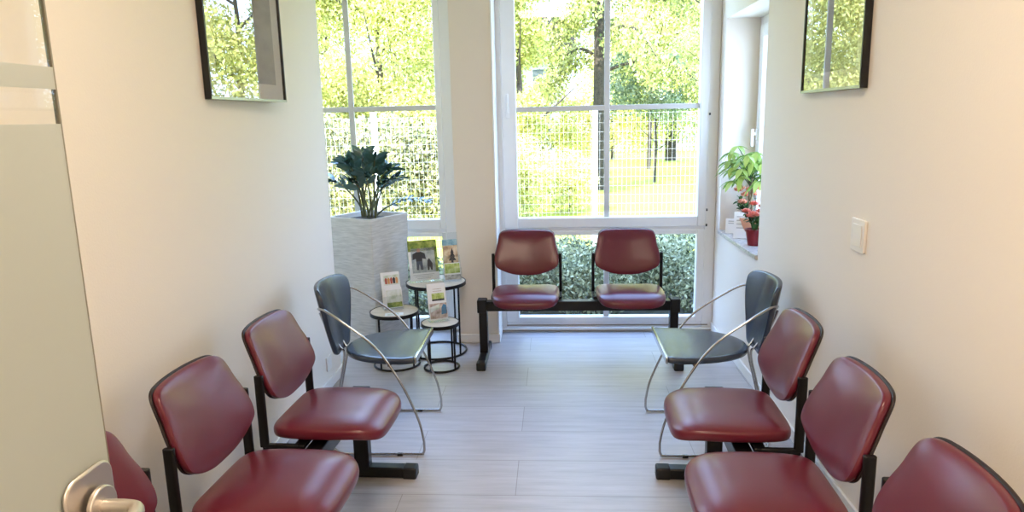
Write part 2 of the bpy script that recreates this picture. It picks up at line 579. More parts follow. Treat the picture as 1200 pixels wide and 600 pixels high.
# ------------------------------------------------------------------ beam benches
def seat_fn(u, v, h):
    # u along the beam, v front; waterfall front edge and a slight dish
    z = h - .55*max(0, v-.12)**2*3 + .10*u*u*1.2
    return Vector((u, v, z))

half = [(0, .235), (.10, .233), (.150, .222), (.182, .195), (.198, .15), (.207, .06), (.207, -.04), (.196, -.12), (.172, -.158), (.12, -.172), (0, -.175)]
SEAT = [(p.x, p.y) for p in spline([(x, y, 0) for x, y in half]+[(-x, y, 0) for x, y in half[-2:0:-1]], 4, True)]
bh = [(0, .145), (.10, .144), (.150, .139), (.174, .122), (.183, .09), (.188, .055), (.199, .01), (.205, -.035), (.203, -.07), (.188, -.098), (.135, -.128), (.07, -.148), (0, -.153)]
BACK = [(p.x, p.y) for p in spline([(x, y, 0) for x, y in bh]+[(-x, y, 0) for x, y in bh[-2:0:-1]], 4, True)]
SEAT_BM = None

def bench(label, seats, x0, x1, legs, loc, rz):
    root = thing('beam_bench', label, 'bench', loc, rz, 'maroon beam benches around the waiting room')
    for sx_ in seats:
        obj('seat', cushion(SEAT, .020, .003, lambda u, v, h: seat_fn(u, v, h)+Vector((sx_, 0, .421)), edge=.019), M['vinyl'], root)
        lean = .36
        def bf(u, v, h):
            y = -.200 + h + .75*u*u - v*math.sin(lean)
            return Vector((sx_+u, y, .652+v*math.cos(lean)))
        pad = obj('backrest', cushion(BACK, .017, .002, bf, edge=.012), M['vinyl'], root)
        obj('back_shell', cushion([(a*1.012, b*1.012) for a, b in BACK], -.002, .006, lambda u, v, h: bf(u, v, h-.0165), edge=.0055), M['vinyl_back'], pad)['label'] = 'dark shell behind the pad'
        for s in (-1, 1):
            bm = bmesh.new()
            px = sx_+s*.216
            add_prism(bm, rrect(.019, .032, .008, 4, px, -.174), .385, .647, lambda u, v, h: Vector((u, v, h)))
            p = obj('back_post', bm, M['black'], root, bevel=.002)
            bm = bmesh.new()
            add_box(bm, px-.009, px+.009, -.18, -.05, .375, .397)
            add_box(bm, min(px, px-s*.08)-.005, max(px, px-s*.08)+.005, -.07, -.03, .378, .395)
            obj('bracket', bm, M['black'], p, bevel=.003)
            obj('pin', tube([(px, -.174, .61), (px-s*.028, -.178, .61)], .008, 8), M['black'], p)
        obj('seat_plate', B((sx_-.13, sx_+.13, -.10, .13, .386, .398), (sx_-.03, sx_+.03, -.06, .06, .376, .388)), M['black'], root, bevel=.003)
    bm = B((x0+.012, x1-.012, -.03, .03, .318, .380))
    obj('beam', bm, M['black'], root, bevel=.005)
    for x in (x0, x1):
        s = 1 if x == x1 else -1
        obj('beam_cap', B((min(x, x-s*.06), max(x, x-s*.06), -.039, .039, .308, .392)), M['plastic'], root, bevel=.006)
    for lx in legs:
        lg = obj('leg', B((lx-.026, lx+.026, -.032, .032, .04, .325)), M['black'], root, bevel=.006)
        bm = bmesh.new()
        prof = [(.215, .004), (.215, .040), (.19, .050), (-.17, .050), (-.20, .038), (-.20, .004)]
        add_prism(bm, prof, lx-.026, lx+.026, lambda u, v, h: Vector((h, u, v)))
        obj('foot', bm, M['black'], lg, bevel=.005)
        for (a, b) in ((.175, .236), (-.215, -.165)):
            obj('foot_cap', B((lx-.029, lx+.029, a, b, 0, .052)), M['plastic'], lg, bevel=.008)
    return root

SIDE = [-.545, 0, .545]
bench('maroon three-seat beam bench against the left wall', SIDE, -.895, .895, (-.85, .85), (-.862, 1.915, 0), -PI/2-.035)
bench('maroon three-seat beam bench against the right wall below the light switch', SIDE, -.895, .895, (-.85, .85), (.620, 1.915, 0), PI/2-.035)
bench('maroon two-seat beam bench standing before the tall window', [-.32, .32], -.627, .627, (-.592, .592), (.138, 4.27, 0), PI)

# ------------------------------------------------------------------ black armchairs
ch = [(0, -.03), (.15, -.03), (.222, -.032), (.236, -.05), (.236, -.10), (.228, -.17), (.205, -.25), (.165, -.32), (.11, -.37), (.05, -.395), (0, -.40)]
CSEAT = [(p.x, p.y) for p in spline([(x, y, 0) for x, y in ch]+[(-x, y, 0) for x, y in ch[-2:0:-1]], 4, True)]
cb = [(0, .185), (.10, .184), (.165, .178), (.198, .160), (.206, .125), (.196, .06), (.160, -.04), (.118, -.13), (.100, -.160), (.070, -.172), (0, -.175)]
CBACK = [(p.x, p.y) for p in spline([(x, y, 0) for x, y in cb]+[(-x, y, 0) for x, y in cb[-2:0:-1]], 4, True)]

def armchair(label, loc, rz, ds=1.0):
    root = thing('armchair', label, 'chair', loc, rz, 'black leather armchairs')
    # local: +x forward, front runner corner at x=0
    obj('seat', cushion(CSEAT, .006, .004, lambda u, v, h: Vector((v*ds, u, .437+h+.08*max(0, v+.10)+.25*u*u*.4)), edge=.014), M['leather'], root)
    obj('seat_edge_bar', B((-.037, -.025, -.232, .232, .432, .464)), M['chrome'], root, bevel=.004)
    def bf(u, v, h):
        return Vector((-.475*ds-.20*(v)+h*.97+1.25*u*u, u, .589+v*.97))
    obj('backrest', cushion(CBACK, .004, .004, bf, edge=.013), M['leather'], root)
    for s in (-1, 1):
        arm = [(-.487, s*.12, .675), (-.470, s*.178, .695), (-.43, s*.215, .697), (-.344, s*.232, .645), (-.205, s*.243, .515), (-.100, s*.247, .355), (-.027, s*.247, .18), (-.004, s*.247, .07)]
        arm = spline([(a*ds, b, c-(.02 if c > .6 else 0)) for a, b, c in arm], 6)
        run = [(-.004, s*.247, .03), (-.012, s*.247, .012), (-.035, s*.247, .008), (-.30, s*.247, .008), (-.40, s*.235, .008), (-.465, s*.15, .008), (-.492, s*.06, .012)]
        fr = obj('chair_frame', tube(arm+spline([(a*ds, b, c) for a, b, c in run], 5), .0056, 10), M['chrome'], root)
        leg = spline([(a*ds, b, c) for a, b, c in [(-.492, s*.06, .012), (-.490, s*.035, .04), (-.455, s*.022, .22), (-.415, s*.024, .40), (-.432, s*.032, .45), (-.482, s*.038, .53), (-.512, s*.045, .62)]], 6)
        obj('rear_leg', tube(leg, .0056, 10), M['chrome'], root)
        obj('glide', B((-.13, -.105, s*.247-.008, s*.247+.008, 0, .012)), M['plastic'], fr, bevel=.002)
        obj('seat_mount', tube([(-.148, s*.20, .423), (-.148, s*.24, .43)], .007, 8), M['chrome'], root)
    return root
armchair('black leather armchair with chrome arms, on the left beside the round tables', (-.597, 3.195, 0), 0)
armchair('black leather armchair with chrome arms, on the right under the plant niche', (.452, 3.195, 0), PI, 1.08)

# ------------------------------------------------------------------ round tables
def round_table(label, x, y, r, h):
    t = thing('side_table', label, 'table', (x, y, 0), 0, 'nesting round side tables')
    obj('tabletop', lathe([(0, h), (r-.004, h), (r-.002, h-.002), (r-.002, h-.012), (0, h-.012)], 56), M['wood_top'], t)
    obj('top_rim', lathe([(r-.002, h-.02), (r+.004, h-.02), (r+.004, h+.001), (r-.002, h+.001), (r-.002, h-.02)], 56), M['black'], t)
    for k in range(4):
        a = PI/4+PI/2*k+.25
        obj('leg', tube([((r-.008)*math.cos(a), (r-.008)*math.sin(a), .01), ((r-.008)*math.cos(a), (r-.008)*math.sin(a), h-.016)], .006, 8), M['black'], t)
    obj('base_ring', tube([((r-.008)*math.cos(2*PI*k/56), (r-.008)*math.sin(2*PI*k/56), .007) for k in range(56)], .007, 8, True), M['black'], t)
    return t
TB = (-.772, 4.415, .190, .474)
TM = (-.995, 4.165, .148, .348)
TS = (-.703, 4.105, .113, .292)
round_table('tallest round side table, by the pillar, pale top on black legs', *TB)
round_table('middle-height round side table in front of the planter', *TM)
round_table('lowest round side table holding one white brochure stand', *TS)

# brochures and their clear stands
def pic_mat(name, a, b, c, s=40):
    m_ = mat(name, a, .4)
    t = m_.node_tree
    p = t.nodes['Principled BSDF']
    tcq = t.nodes.new('ShaderNodeTexCoord')
    nz = t.nodes.new('ShaderNodeTexNoise')
    nz.inputs['Scale'].default_value = s
    nz.inputs['Detail'].default_value = 4
    t.links.new(tcq.outputs['Object'], nz.inputs['Vector'])
    r_ = t.nodes.new('ShaderNodeValToRGB')
    e = r_.color_ramp.elements
    e[0].position = .36; e[0].color = (*a, 1)
    e[1].position = .64; e[1].color = (*c, 1)
    q = e.new(.5); q.color = (*b, 1)
    t.links.new(nz.outputs['Fac'], r_.inputs[0])
    t.links.new(r_.outputs[0], p.inputs['Base Color'])
    return m_
P_GREEN = pic_mat('print_meadow', (.06, .13, .02), (.22, .30, .05), (.45, .48, .12), 30)
P_GREY = pic_mat('print_grey_blue', (.20, .25, .28), (.38, .44, .47), (.55, .60, .60), 22)
P_DARK = mat('print_dark', (.02, .022, .03), .5)
P_JEANS = mat('print_navy', (.05, .07, .11), .5)
P_SKIN = mat('print_skin', (.45, .25, .18), .5)
P_SUN = pic_mat('print_sunset', (.30, .18, .10), (.62, .45, .28), (.80, .70, .52), 26)
P_BLUE = pic_mat('print_blue', (.10, .25, .36), (.22, .40, .48), (.35, .52, .58), 40)
P_LIME = pic_mat('print_lime', (.20, .30, .05), (.42, .52, .14), (.62, .68, .34), 40)
P_STONE = pic_mat('print_stone', (.22, .22, .21), (.40, .40, .38), (.58, .57, .54), 60)
P_PALE = pic_mat('print_pale_field', (.45, .52, .40), (.66, .70, .64), (.74, .78, .78), 24)
P_RED = mat('print_red', (.42, .10, .07), .5)
P_ORANGE = mat('print_orange', (.6, .30, .12), .5)
P_LINE = mat('print_grey_line', (.45, .46, .48), .5)
P_ROSE = pic_mat('print_rose_path', (.28, .20, .16), (.52, .40, .36), (.68, .60, .54), 34)
P_BLUE2 = mat('print_sky_blue', (.07, .22, .40), .5)

def sheet(name, w_, h_, m_, parent, x=0, z=0, y=-.0008, pts=None):
    bm = bmesh.new()
    if pts is None:
        pts = [(-w_/2, 0), (w_/2, 0), (w_/2, h_), (-w_/2, h_)]
    add_prism(bm, [(x+a, z+b) for a, b in pts], y-.0004, y, lambda u, v, h: Vector((u, h, v)))
    return obj(name, bm, m_, parent, smooth=False)

def holder(label, loc, rz, w_, h_, k_=1.0, lean=.25, tiers=1, group='clear leaflet stands'):
    """clear stand: sloped back, low front pocket, foot; faces local -y"""
    t = thing('leaflet_stand', label, 'leaflet stand', loc, rz, group)
    t.scale = (k_, k_, k_)
    Rm = Matrix.Rotation(-lean, 4, 'X')
    bm = bmesh.new()
    add_box(bm, -w_/2, w_/2, .008, .0105, .003, h_, Rm)
    obj('back_panel', bm, M['acrylic'], t, smooth=False)
    obj('foot_panel', B((-w_/2, w_/2, -.022, .028+h_*.16, 0, .003)), M['acrylic'], t, smooth=False)
    for k in range(tiers):
        bm = bmesh.new()
        add_box(bm, -w_/2, w_/2, -.018-.018*k, -.0155-.018*k, .004, h_*(.36 if tiers == 1 else .52-.26*k), Rm)
        obj('front_pocket', bm, M['acrylic'], t, smooth=False)
    return t

def brochure(label, stand, y, z, w_, h_, lean=.25, x=0, name='brochure', thick=.004):
    """leaflet standing in a stand: top-level, faces local -y"""
    t = bpy.data.objects.new(name, None)
    link(t)
    tag(t, label, 'brochure')
    mw = Matrix.Translation(stand.location) @ Matrix.Rotation(stand.rotation_euler[2], 4, 'Z') @ Matrix.Rotation(-lean, 4, 'X') @ Matrix.Translation(Vector((x, y, z))*stand.scale[0])
    t.scale = stand.scale
    t.location, t.rotation_euler = mw.to_translation(), mw.to_euler()
    obj('cover', B((-w_/2, w_/2, 0, thick, 0, h_)), M['paper'], t, smooth=False)
    return t

def figure(parent, x, z, s):
    """small standing figure printed on a cover"""
    f = sheet('printed_figure', 0, 0, P_DARK, parent, x, z, -.0016, [(-.16*s, .55*s), (-.32*s, .5*s), (-.3*s, .78*s), (-.1*s, .88*s), (.1*s, .88*s), (.3*s, .78*s), (.34*s, .5*s), (.16*s, .55*s), (.15*s, .4*s), (-.15*s, .4*s)])
    sheet('printed_legs', 0, 0, P_JEANS, f, x, z, -.0018, [(-.16*s, 0), (-.05*s, 0), (0, .3*s), (.05*s, 0), (.17*s, 0), (.15*s, .42*s), (-.15*s, .42*s)])
    sheet('printed_head', 0, 0, P_SKIN, f, x, z, -.0018, [(-.07*s, .87*s), (.07*s, .87*s), (.08*s, 1.0*s), (0, 1.06*s), (-.08*s, 1.0*s)])

def grp(o, g='leaflets on the side tables'):
    o['group'] = g
    return o

# big table: wide stand left, tall two-tier stand right
s1 = holder('wide clear leaflet stand on the tallest round table', (TB[0]-.068, TB[1]-.01, TB[3]+.001), .42, .160, .205, 1.27)
b1 = grp(brochure('green and grey cover with a dark-dressed person, on the tallest round table', s1, -.008, .006, .150, .205))
sheet('cover_photo', .150, .055, P_GREEN, b1, 0, .150)
ph = sheet('cover_photo', .122, .125, P_GREY, b1, .0, .04)
sheet('cover_photo', .014, .13, P_GREEN, b1, .067, .04)
figure(b1, -.022, .055, .105)
sheet('printed_dog', 0, 0, P_DARK, b1, .03, .05, -.0016, [(-.012, 0), (-.004, 0), (0, .02), (.006, 0), (.013, 0), (.015, .035), (.006, .05), (0, .062), (-.01, .05), (-.012, .03)])
for k in range(3):
    sheet('text_line', .11-.02*k, .003, P_LINE, b1, -.005, .028-.009*k)
s2 = holder('narrow tall clear leaflet stand with two pockets on the tallest round table', (TB[0]+.108, TB[1]-.005, TB[3]+.001), .36, .100, .265, 1.2, tiers=2)
b2 = grp(brochure('blue-topped leaflet showing a tree at sunset, on the tallest round table', s2, -.010, .075, .082, .150))
sheet('cover_title', .082, .032, P_BLUE, b2, 0, .118)
sheet('cover_photo', .082, .098, P_SUN, b2, 0, .02)
sheet('printed_tree', 0, 0, P_DARK, b2, .008, .022, -.0016, [(-.006, 0), (.006, 0), (.006, .014), (.022, .014), (.010, .034), (.017, .034), (.007, .054), (.011, .054), (.002, .082), (-.008, .054), (-.004, .054), (-.014, .034), (-.008, .034), (-.02, .014), (-.006, .014)])
b3 = grp(brochure('yellow-green leaflet in the front pocket of the tall stand', s2, -.026, .006, .088, .092))
sheet('cover_photo', .082, .052, P_LIME, b3, 0, .036)
sheet('cover_photo', .088, .026, P_STONE, b3, 0, .002)
# middle table
s3_ = holder('clear leaflet stand on the middle-height round table', (TM[0]-.012, TM[1]+.03, TM[3]+.001), .48, .108, .200, 1.13)
b4 = grp(brochure('white leaflet with a row of people, upper one on the middle table', s3_, -.002, .006, .105, .200))
sheet('cover_photo', .088, .055, P_PALE, b4, .006, .128)
for k in range(5):
    sheet('printed_person', 0, 0, (P_RED, P_ORANGE, P_RED, P_DARK, P_ORANGE)[k], b4, -.025+.015*k, .135, -.0016, [(-.006, 0), (.006, 0), (.007, .026), (.002, .034), (-.002, .034), (-.007, .026)])
b5 = grp(brochure('pale leaflet with a green field, lower one on the middle table', s3_, -.012, .006, .092, .112, x=.008))
sheet('cover_photo', .084, .07, P_PALE, b5, 0, .03)
sheet('cover_photo', .084, .028, P_GREEN, b5, 0, .004)
fl = obj('leaflet', B((-.055, .055, -.03, .03, 0, .002)), M['paper'])
fl.location = (TM[0]+.02, TM[1]-.095, TM[3]+.002)
fl.rotation_euler = (0, 0, .2)
tag(fl, 'flat white leaflet lying on the middle-height round table', 'brochure', 'leaflets on the side tables')
sheet_bm = B((-.04, .03, -.018, .012, .002, .0024))
obj('printed_panel', sheet_bm, P_PALE, fl, smooth=False)
# low table
s4 = holder('clear leaflet stand on the lowest round table', (TS[0]-.008, TS[1]+.01, TS[3]+.001), .42, .112, .205, 1.1)
b6 = grp(brochure('white brochure with two photos, on the lowest round table', s4, -.008, .006, .105, .205))
sheet('cover_photo', .070, .032, P_LIME, b6, .006, .118)
sheet('cover_photo', .070, .010, P_DARK, b6, .006, .108)
sheet('cover_photo', .096, .084, P_ROSE, b6, .002, .010)
sheet('printed_shape', 0, 0, P_BLUE2, b6, .028, .03, -.0016, [(-.012, 0), (.018, .004), (.020, .05), (.004, .058), (-.008, .04)])
sheet('printed_shape', 0, 0, P_PALE, b6, -.012, .045, -.0016, [(-.032, 0), (.02, .02), (.022, .045), (-.033, .03)])
for k in range(2):
    sheet('text_line', .05, .003, P_ROSE, b6, .004, .172-.012*k)

# ------------------------------------------------------------------ tall planter with the glossy plant
def leaf_blade(bm, base, direction, normal, L, W, fold=.15, droop=.1):
    dz = direction.normalized()
    n = (normal-dz*normal.dot(dz)).normalized()
    s = dz.cross(n)
    prev = None
    prof = [(0, .06), (.2, .75), (.45, 1.0), (.7, .78), (.88, .38), (1, .02)]
    rows = []
    for (t, wv) in prof:
        c = base+dz*(L*t)-n*(droop*L*t*t)
        rows.append((bm.verts.new(c+s*(W/2*wv)+n*(fold*W*wv)), bm.verts.new(c), bm.verts.new(c-s*(W/2*wv)+n*(fold*W*wv))))
    for a, b in zip(rows, rows[1:]):
        bm.faces.new((a[0], a[1], b[1], b[0]))
        bm.faces.new((a[1], a[2], b[2], b[1]))

PT = thing('potted_plant', 'tall tapered whitewashed planter with a glossy dark green plant in the window bay', 'plant', (-1.235, 4.565, 0), math.radians(64))
PZ = .895
bm = bmesh.new()
prof = [(.164, 0), (.188, PZ), (.166, PZ), (.162, PZ-.035), (.0, PZ-.035)]
rings = []
for (r, z) in prof[:-1]:
    rings.append([bm.verts.new((sx_*r, sy_*r, z)) for sx_, sy_ in ((1, 1), (-1, 1), (-1, -1), (1, -1))])
for a, b in zip(rings, rings[1:]):
    for k in range(4):
        bm.faces.new((a[k], a[(k+1) % 4], b[(k+1) % 4], b[k]))
bm.faces.new(rings[-1])
bm.faces.new(rings[0][::-1])
obj('planter_box', bm, M['planter'], PT, smooth=False, bevel=.006)
bm = bmesh.new()
add_lathe(bm, [(0, PZ-.012), (.06, PZ-.014), (.12, PZ-.022), (.14, PZ-.034)], 24)
obj('soil', bm, M['soil'], PT)
rnd = random.Random(5)
# frond spec in room axes: (lean direction angle, reach, height, leaf pairs)
inv = Matrix.Rotation(-math.radians(64), 3, 'Z')
fronds = [(3.3, .25, .30, 9), (2.7, .13, .40, 8), (3.9, .09, .42, 9), (1.6, .06, .46, 9), (.4, .10, .40, 9), (5.2, .06, .43, 9), (5.9, .16, .36, 8), (.05, .36, .16, 8),
          (4.6, .12, .34, 8), (2.2, .10, .34, 8), (5.4, .20, .28, 7), (1.0, .14, .36, 8), (4.2, .17, .30, 7), (.0, .21, .30, 7)]
for i, (ang, reach, hh, npair) in enumerate(fronds):
    dirv = Vector((math.cos(ang), math.sin(ang)*.75, 0))
    b0 = Vector((rnd.uniform(-.06, .06)+dirv.x*.03, rnd.uniform(-.05, .05)+dirv.y*.03, PZ-.03))
    hh *= .9
    p1 = b0+dirv*reach*.22+Vector((0, 0, hh*.45))
    p2 = b0+dirv*reach*.62+Vector((0, 0, hh*.86))
    p3 = b0+dirv*reach+Vector((0, 0, hh if i != 7 else hh*.75))
    pts = [inv @ p for p in spline([b0, p1, p2, p3], 6)]
    n = len(pts)
    st = obj('stem', tube(pts, [.0075-.005*k/(n-1) for k in range(n)], 7), M['zzstem'], PT)
    bm = bmesh.new()
    lo_ = .58 if i != 7 else .45
    for k in range(npair):
        t = lo_+(1-lo_)*k/(npair-1)
        f = t*(n-1)
        j = min(int(f), n-2)
        P = pts[j].lerp(pts[j+1], f-j)
        T = (pts[j+1]-pts[j]).normalized()
        side = T.cross(Vector((rnd.uniform(-.4, .4), rnd.uniform(-.4, .4), 1))).normalized()
        if i == 7:
            side = T.cross(Vector((0, -.6, .8))).normalized()
        nrm = side.cross(T)
        for s in (-1, 1):
            dv = (side*s*.8+T*.75+nrm*rnd.uniform(.0, .35)).normalized()
            L = rnd.uniform(.08, .115)*(1 if i != 7 else .55)
            leaf_blade(bm, P, dv, nrm, L, L*.40, .12, .18)
    leaf_blade(bm, pts[-1], T, Vector((0, 0, 1)), .07*(1 if i != 7 else .6), .03)
    obj('leaves', bm, M['zz'], st)

# ------------------------------------------------------------------ pictures on the side walls
def picture(label, side, y0, y1, z0, z1, printm):
    d_ = .028
    tw = .056 if side < 0 else 0
    xw = XL if side < 0 else XR
    t = thing('framed_picture', label, 'picture', (xw+tw*(y1-y0)/2, (y0+y1)/2, z0), -tw)
    s = 1 if side < 0 else -1
    X = lambda a: s*a
    W = (y1-y0)/2
    Hh = z1-z0
    def bx(a, b, c, d2, e, f):
        return (min(X(a), X(b)), max(X(a), X(b)), c, d2, e, f)
    obj('frame', B(bx(.001, d_, -W, -W+.010, 0, Hh), bx(.001, d_, W-.010, W, 0, Hh), bx(.001, d_, -W+.010, W-.010, 0, .010), bx(.001, d_, -W+.010, W-.010, Hh-.010, Hh)), M['blackframe'], t, bevel=.001)
    obj('frame_lip', B(bx(d_, d_+.001, -W+.001, W-.001, .0, .011)), M['edge'], t, smooth=False)
    obj('mount', B(bx(.004, d_-.012, -W+.010, W-.010, .010, Hh-.010)), M['mat'], t, smooth=False)
    obj('print', B(bx(d_-.012, d_-.0115, -W+.075, W-.075, .075, Hh-.075)), printm, t, smooth=False)
    obj('glass', B(bx(d_-.008, d_-.005, -W+.010, W-.010, .010, Hh-.010)), M['picglass'], t, smooth=False)
picture('black-framed grey print with white mount on the left wall', -1, 2.625, 3.285, 1.594, 2.36, M['printl'])
picture('black-framed picture on the right wall mirroring the garden', 1, 2.606, 3.215, 1.578, 2.30, M['printr'])

# ------------------------------------------------------------------ switch and sockets
t = thing('light_switch', 'white square light switch on the right wall above the bench', 'switch', (XR, 2.582, 1.058))
bm = bmesh.new()
add_prism(bm, rrect(.112, .118, .006, 3), 0, .010, lambda u, v, h: Vector((-h, u, v)))
obj('cover_plate', bm, M['switch'], t, bevel=.002)
bm = bmesh.new()
add_prism(bm, rrect(.075, .080, .003, 3), .0102, .013, lambda u, v, h: Vector((-h, u, v)))
obj('rocker', bm, M['switch'], t, bevel=.001)
obj('gap_shadow', B((-.0106, -.0100, .039, .043, -.018, .022)), M['dark'], t, smooth=False)  # dark strip painted in for the shadow beside the rocker
def socket(label, x, s, y, z):
    t = thing('wall_socket', label, 'socket', (x, y, z), 0, 'wall sockets')
    bm = bmesh.new()
    add_prism(bm, rrect(.08, .08, .006, 3), 0, .009, lambda u, v, h: Vector((s*h, u, v)))
    obj('cover_plate', bm, M['switch'], t, bevel=.002)
    bm = bmesh.new()
    add_prism(bm, [(.02*math.cos(2*PI*k/24), .02*math.sin(2*PI*k/24)) for k in range(24)], .0092, .0105, lambda u, v, h: Vector((s*h, u, v)))
    obj('socket_well', bm, M['trim'], t)
socket('white wall socket low on the left wall beside the black armchair', XL, 1, 3.77, .15)
socket('white wall socket low on the right wall behind the black armchair', XR, -1, 3.70, .19)

# ------------------------------------------------------------------ things on the niche sill
SZ = .741
t = thing('potted_tree', 'small braided tree with big bright green leaves on the niche sill', 'plant', (1.205, 4.40, SZ))
obj('pot', lathe([(0, 0), (.045, 0), (.062, .11), (.066, .11), (.066, .125), (.056, .125), (.054, .105), (0, .105)], 28), M['terracotta'], t)
rn = random.Random(3)
for k in range(3):
    pts = [Vector((.011*math.cos(2.1*k+5*z_/.28), .011*math.sin(2.1*k+5*z_/.28), .10+z_)) for z_ in [i*.02 for i in range(15)]]
    obj('trunk', tube(pts, .007, 8), M['twig'], t)
top = Vector((0, 0, .37))
for k in range(26):
    a = k*2.4+.3
    el = rn.uniform(-.5, 1.1)
    reach = rn.uniform(.09, .20)
    dv = Vector((math.cos(a)*math.cos(el)*.75-.12, math.sin(a)*math.cos(el), math.sin(el)))
    end = top+dv*reach+Vector((0, 0, .04))
    st = obj('leaf_stalk', tube(spline([top-Vector((0, 0, .03*(k % 3))), top+dv*reach*.5+Vector((0, 0, .03)), end], 5), .0028, 6), M['roseleaf'], t)
    bm = bmesh.new()
    for q in range(6):
        b_ = 2*PI*q/6+rn.uniform(-.2, .2)
        ld = Vector((math.cos(b_), math.sin(b_), -.25+rn.uniform(-.35, .2)))
        if ld.x > .3 and end.x > .02:
            ld.x *= .3
        leaf_blade(bm, end, ld, Vector((0, 0, 1)), rn.uniform(.085, .125)*(.7 if ld.x > .3 else 1), .035, .1, .35)
    for v in bm.verts:
        v.co.x = max(-.26, min(v.co.x, .078))
    obj('leaves', bm, M['money'], st)

def petal_head(bm, c, r, rng):
    for ring, (n, tilt, rr) in enumerate(((7, .25, 1.0), (6, .75, .78), (4, 1.15, .5))):
        for k in range(n):
            a = 2*PI*k/n+ring*.5
            dv = Vector((math.cos(a)*math.cos(tilt), math.sin(a)*math.cos(tilt), math.sin(tilt)))
            leaf_blade(bm, c, dv, Vector((0, 0, 1)), r*rr, r*.95*rr, -.2, -.35)

def flowering(label, loc, potm, pr, ph_, flm, nfl, spread, hgt, seed):
    t = thing('potted_flower', label, 'plant', loc)
    obj('pot', lathe([(0, 0), (pr*.72, 0), (pr*.95, ph_*.86), (pr*1.05, ph_*.86), (pr*1.05, ph_), (pr*.9, ph_), (pr*.88, ph_*.88), (0, ph_*.88)], 28), potm, t)
    rg = random.Random(seed)
    bm = bmesh.new()
    bl = bmesh.new()
    for k in range(11):
        a = k*2.4
        e = Vector((math.cos(a)*spread*.6, math.sin(a)*spread*.6, ph_+hgt*rg.uniform(.35, .7)))
        add_tube(bm, [Vector((e.x*.2, e.y*.2, ph_*.85)), e*.5+Vector((0, 0, ph_*.5)), e], .003, 6)
        for q in range(7):
            dv = Vector((rg.uniform(-1, 1), rg.uniform(-1, 1), rg.uniform(-.3, .6)))
            leaf_blade(bl, e.lerp(Vector((0, 0, ph_)), rg.uniform(0, .6)), dv, Vector((0, 0, 1)), rg.uniform(.035, .05), .026, .1, .2)
    obj('stems', bm, M['roseleaf'], t)
    obj('leaves', bl, M['roseleaf'], t)
    for k in range(nfl):
        a = k*2.4+seed
        c = Vector((math.cos(a)*spread*rg.uniform(.5, .95), math.sin(a)*spread*rg.uniform(.5, .95), ph_+hgt*rg.uniform(.45, 1)))
        bm = bmesh.new()
        petal_head(bm, c, rg.uniform(.031, .038), rg)
        obj('flower', bm, flm, t)
flowering('red pot of coral roses at the near end of the niche sill', (1.165, 4.145, SZ), M['redpot'], .052, .095, M['rose'], 8, .08, .14, 2)
flowering('pale peach flowering plant at the far end of the niche sill', (1.225, 4.585, SZ), M['terracotta'], .045, .09, M['rosepale'], 9, .07, .20, 4)
# cards on the sill, facing the room
def card(label, loc, rz, w_, h_, lines):
    t = thing('card', label, 'card', loc, rz, 'cards on the niche sill')
    Rm = Matrix.Rotation(-.22, 4, 'X')
    bm = bmesh.new()
    add_box(bm, -w_/2, w_/2, -.0015, .0015, .001, h_, Rm)
    obj('card_front', bm, M['paper'], t, smooth=False)
    bm = bmesh.new()
    add_box(bm, -w_/2, w_/2, .0, .05+h_*.1, 0, .002)
    obj('card_foot', bm, M['acrylic'], t, smooth=False)
    for k in range(lines):
        bm = bmesh.new()
        add_box(bm, -w_*.35, w_*(.35-.1*(k % 2)), -.0022, -.0016, h_*(.8-.14*k), h_*(.8-.14*k)+.006, Rm)
        obj('printed_line', bm, P_LINE, t, smooth=False)
card('upright white card with grey print behind the roses on the niche sill', (1.150, 4.36, SZ), -.35, .105, .165, 4)
card('low pale card at the window end of the niche sill', (1.150, 4.555, SZ), -.35, .11, .095, 2)

# ------------------------------------------------------------------ the garden outside
GZ = -.12
struct(obj('ground', B((-30, 40, 5.02, 60, GZ-.3, GZ)), lawn_material(), smooth=False))
bedo = obj('planting_bed', B((-4, 4.0, 5.02, 7.3, GZ, GZ+.02)), M['soilground'], smooth=False)
struct(bedo)

def leaf_cloud(name, blobs, n, size, m_, parent, seed, hang=0.0, shell=.0):
    """n small leaf quads in ellipsoid blobs (cx,cy,cz,rx,ry,rz)"""
    rg = np.random.default_rng(seed)
    bl = np.array(blobs, float)
    vol = bl[:, 3]*bl[:, 4]*bl[:, 5]
    vol = vol**.75
    idx = rg.choice(len(bl), n, p=vol/vol.sum())
    d_ = rg.normal(size=(n, 3))
    d_ /= np.linalg.norm(d_, axis=1)[:, None]
    r = (shell+(1-shell)*rg.random(n))**(1/2.2)
    c = bl[idx, :3]+d_*r[:, None]*bl[idx, 3:]
    c[:, 2] = np.maximum(c[:, 2], GZ+.03)
    u = rg.normal(size=(n, 3))
    u[:, 2] = u[:, 2]*(1-hang)-hang*1.5
    u /= np.linalg.norm(u, axis=1)[:, None]
    v = np.cross(u, rg.normal(size=(n, 3)))
    v /= np.linalg.norm(v, axis=1)[:, None]
    s = size*rg.uniform(.6, 1.35, n)[:, None]
    q = np.stack([c-u*s, c+v*s*.5, c+u*s, c-v*s*.5], 1).reshape(-1, 3)
    me = bpy.data.meshes.new(name)
    me.vertices.add(4*n)
    me.vertices.foreach_set('co', q.astype(np.float32).ravel())
    me.loops.add(4*n)
    me.loops.foreach_set('vertex_index', np.arange(4*n, dtype=np.int32))
    me.polygons.add(n)
    me.polygons.foreach_set('loop_start', np.arange(0, 4*n, 4, dtype=np.int32))
    me.update(calc_edges=True)
    me.materials.append(m_)
    o = bpy.data.objects.new(name, me)
    return link(o, parent)

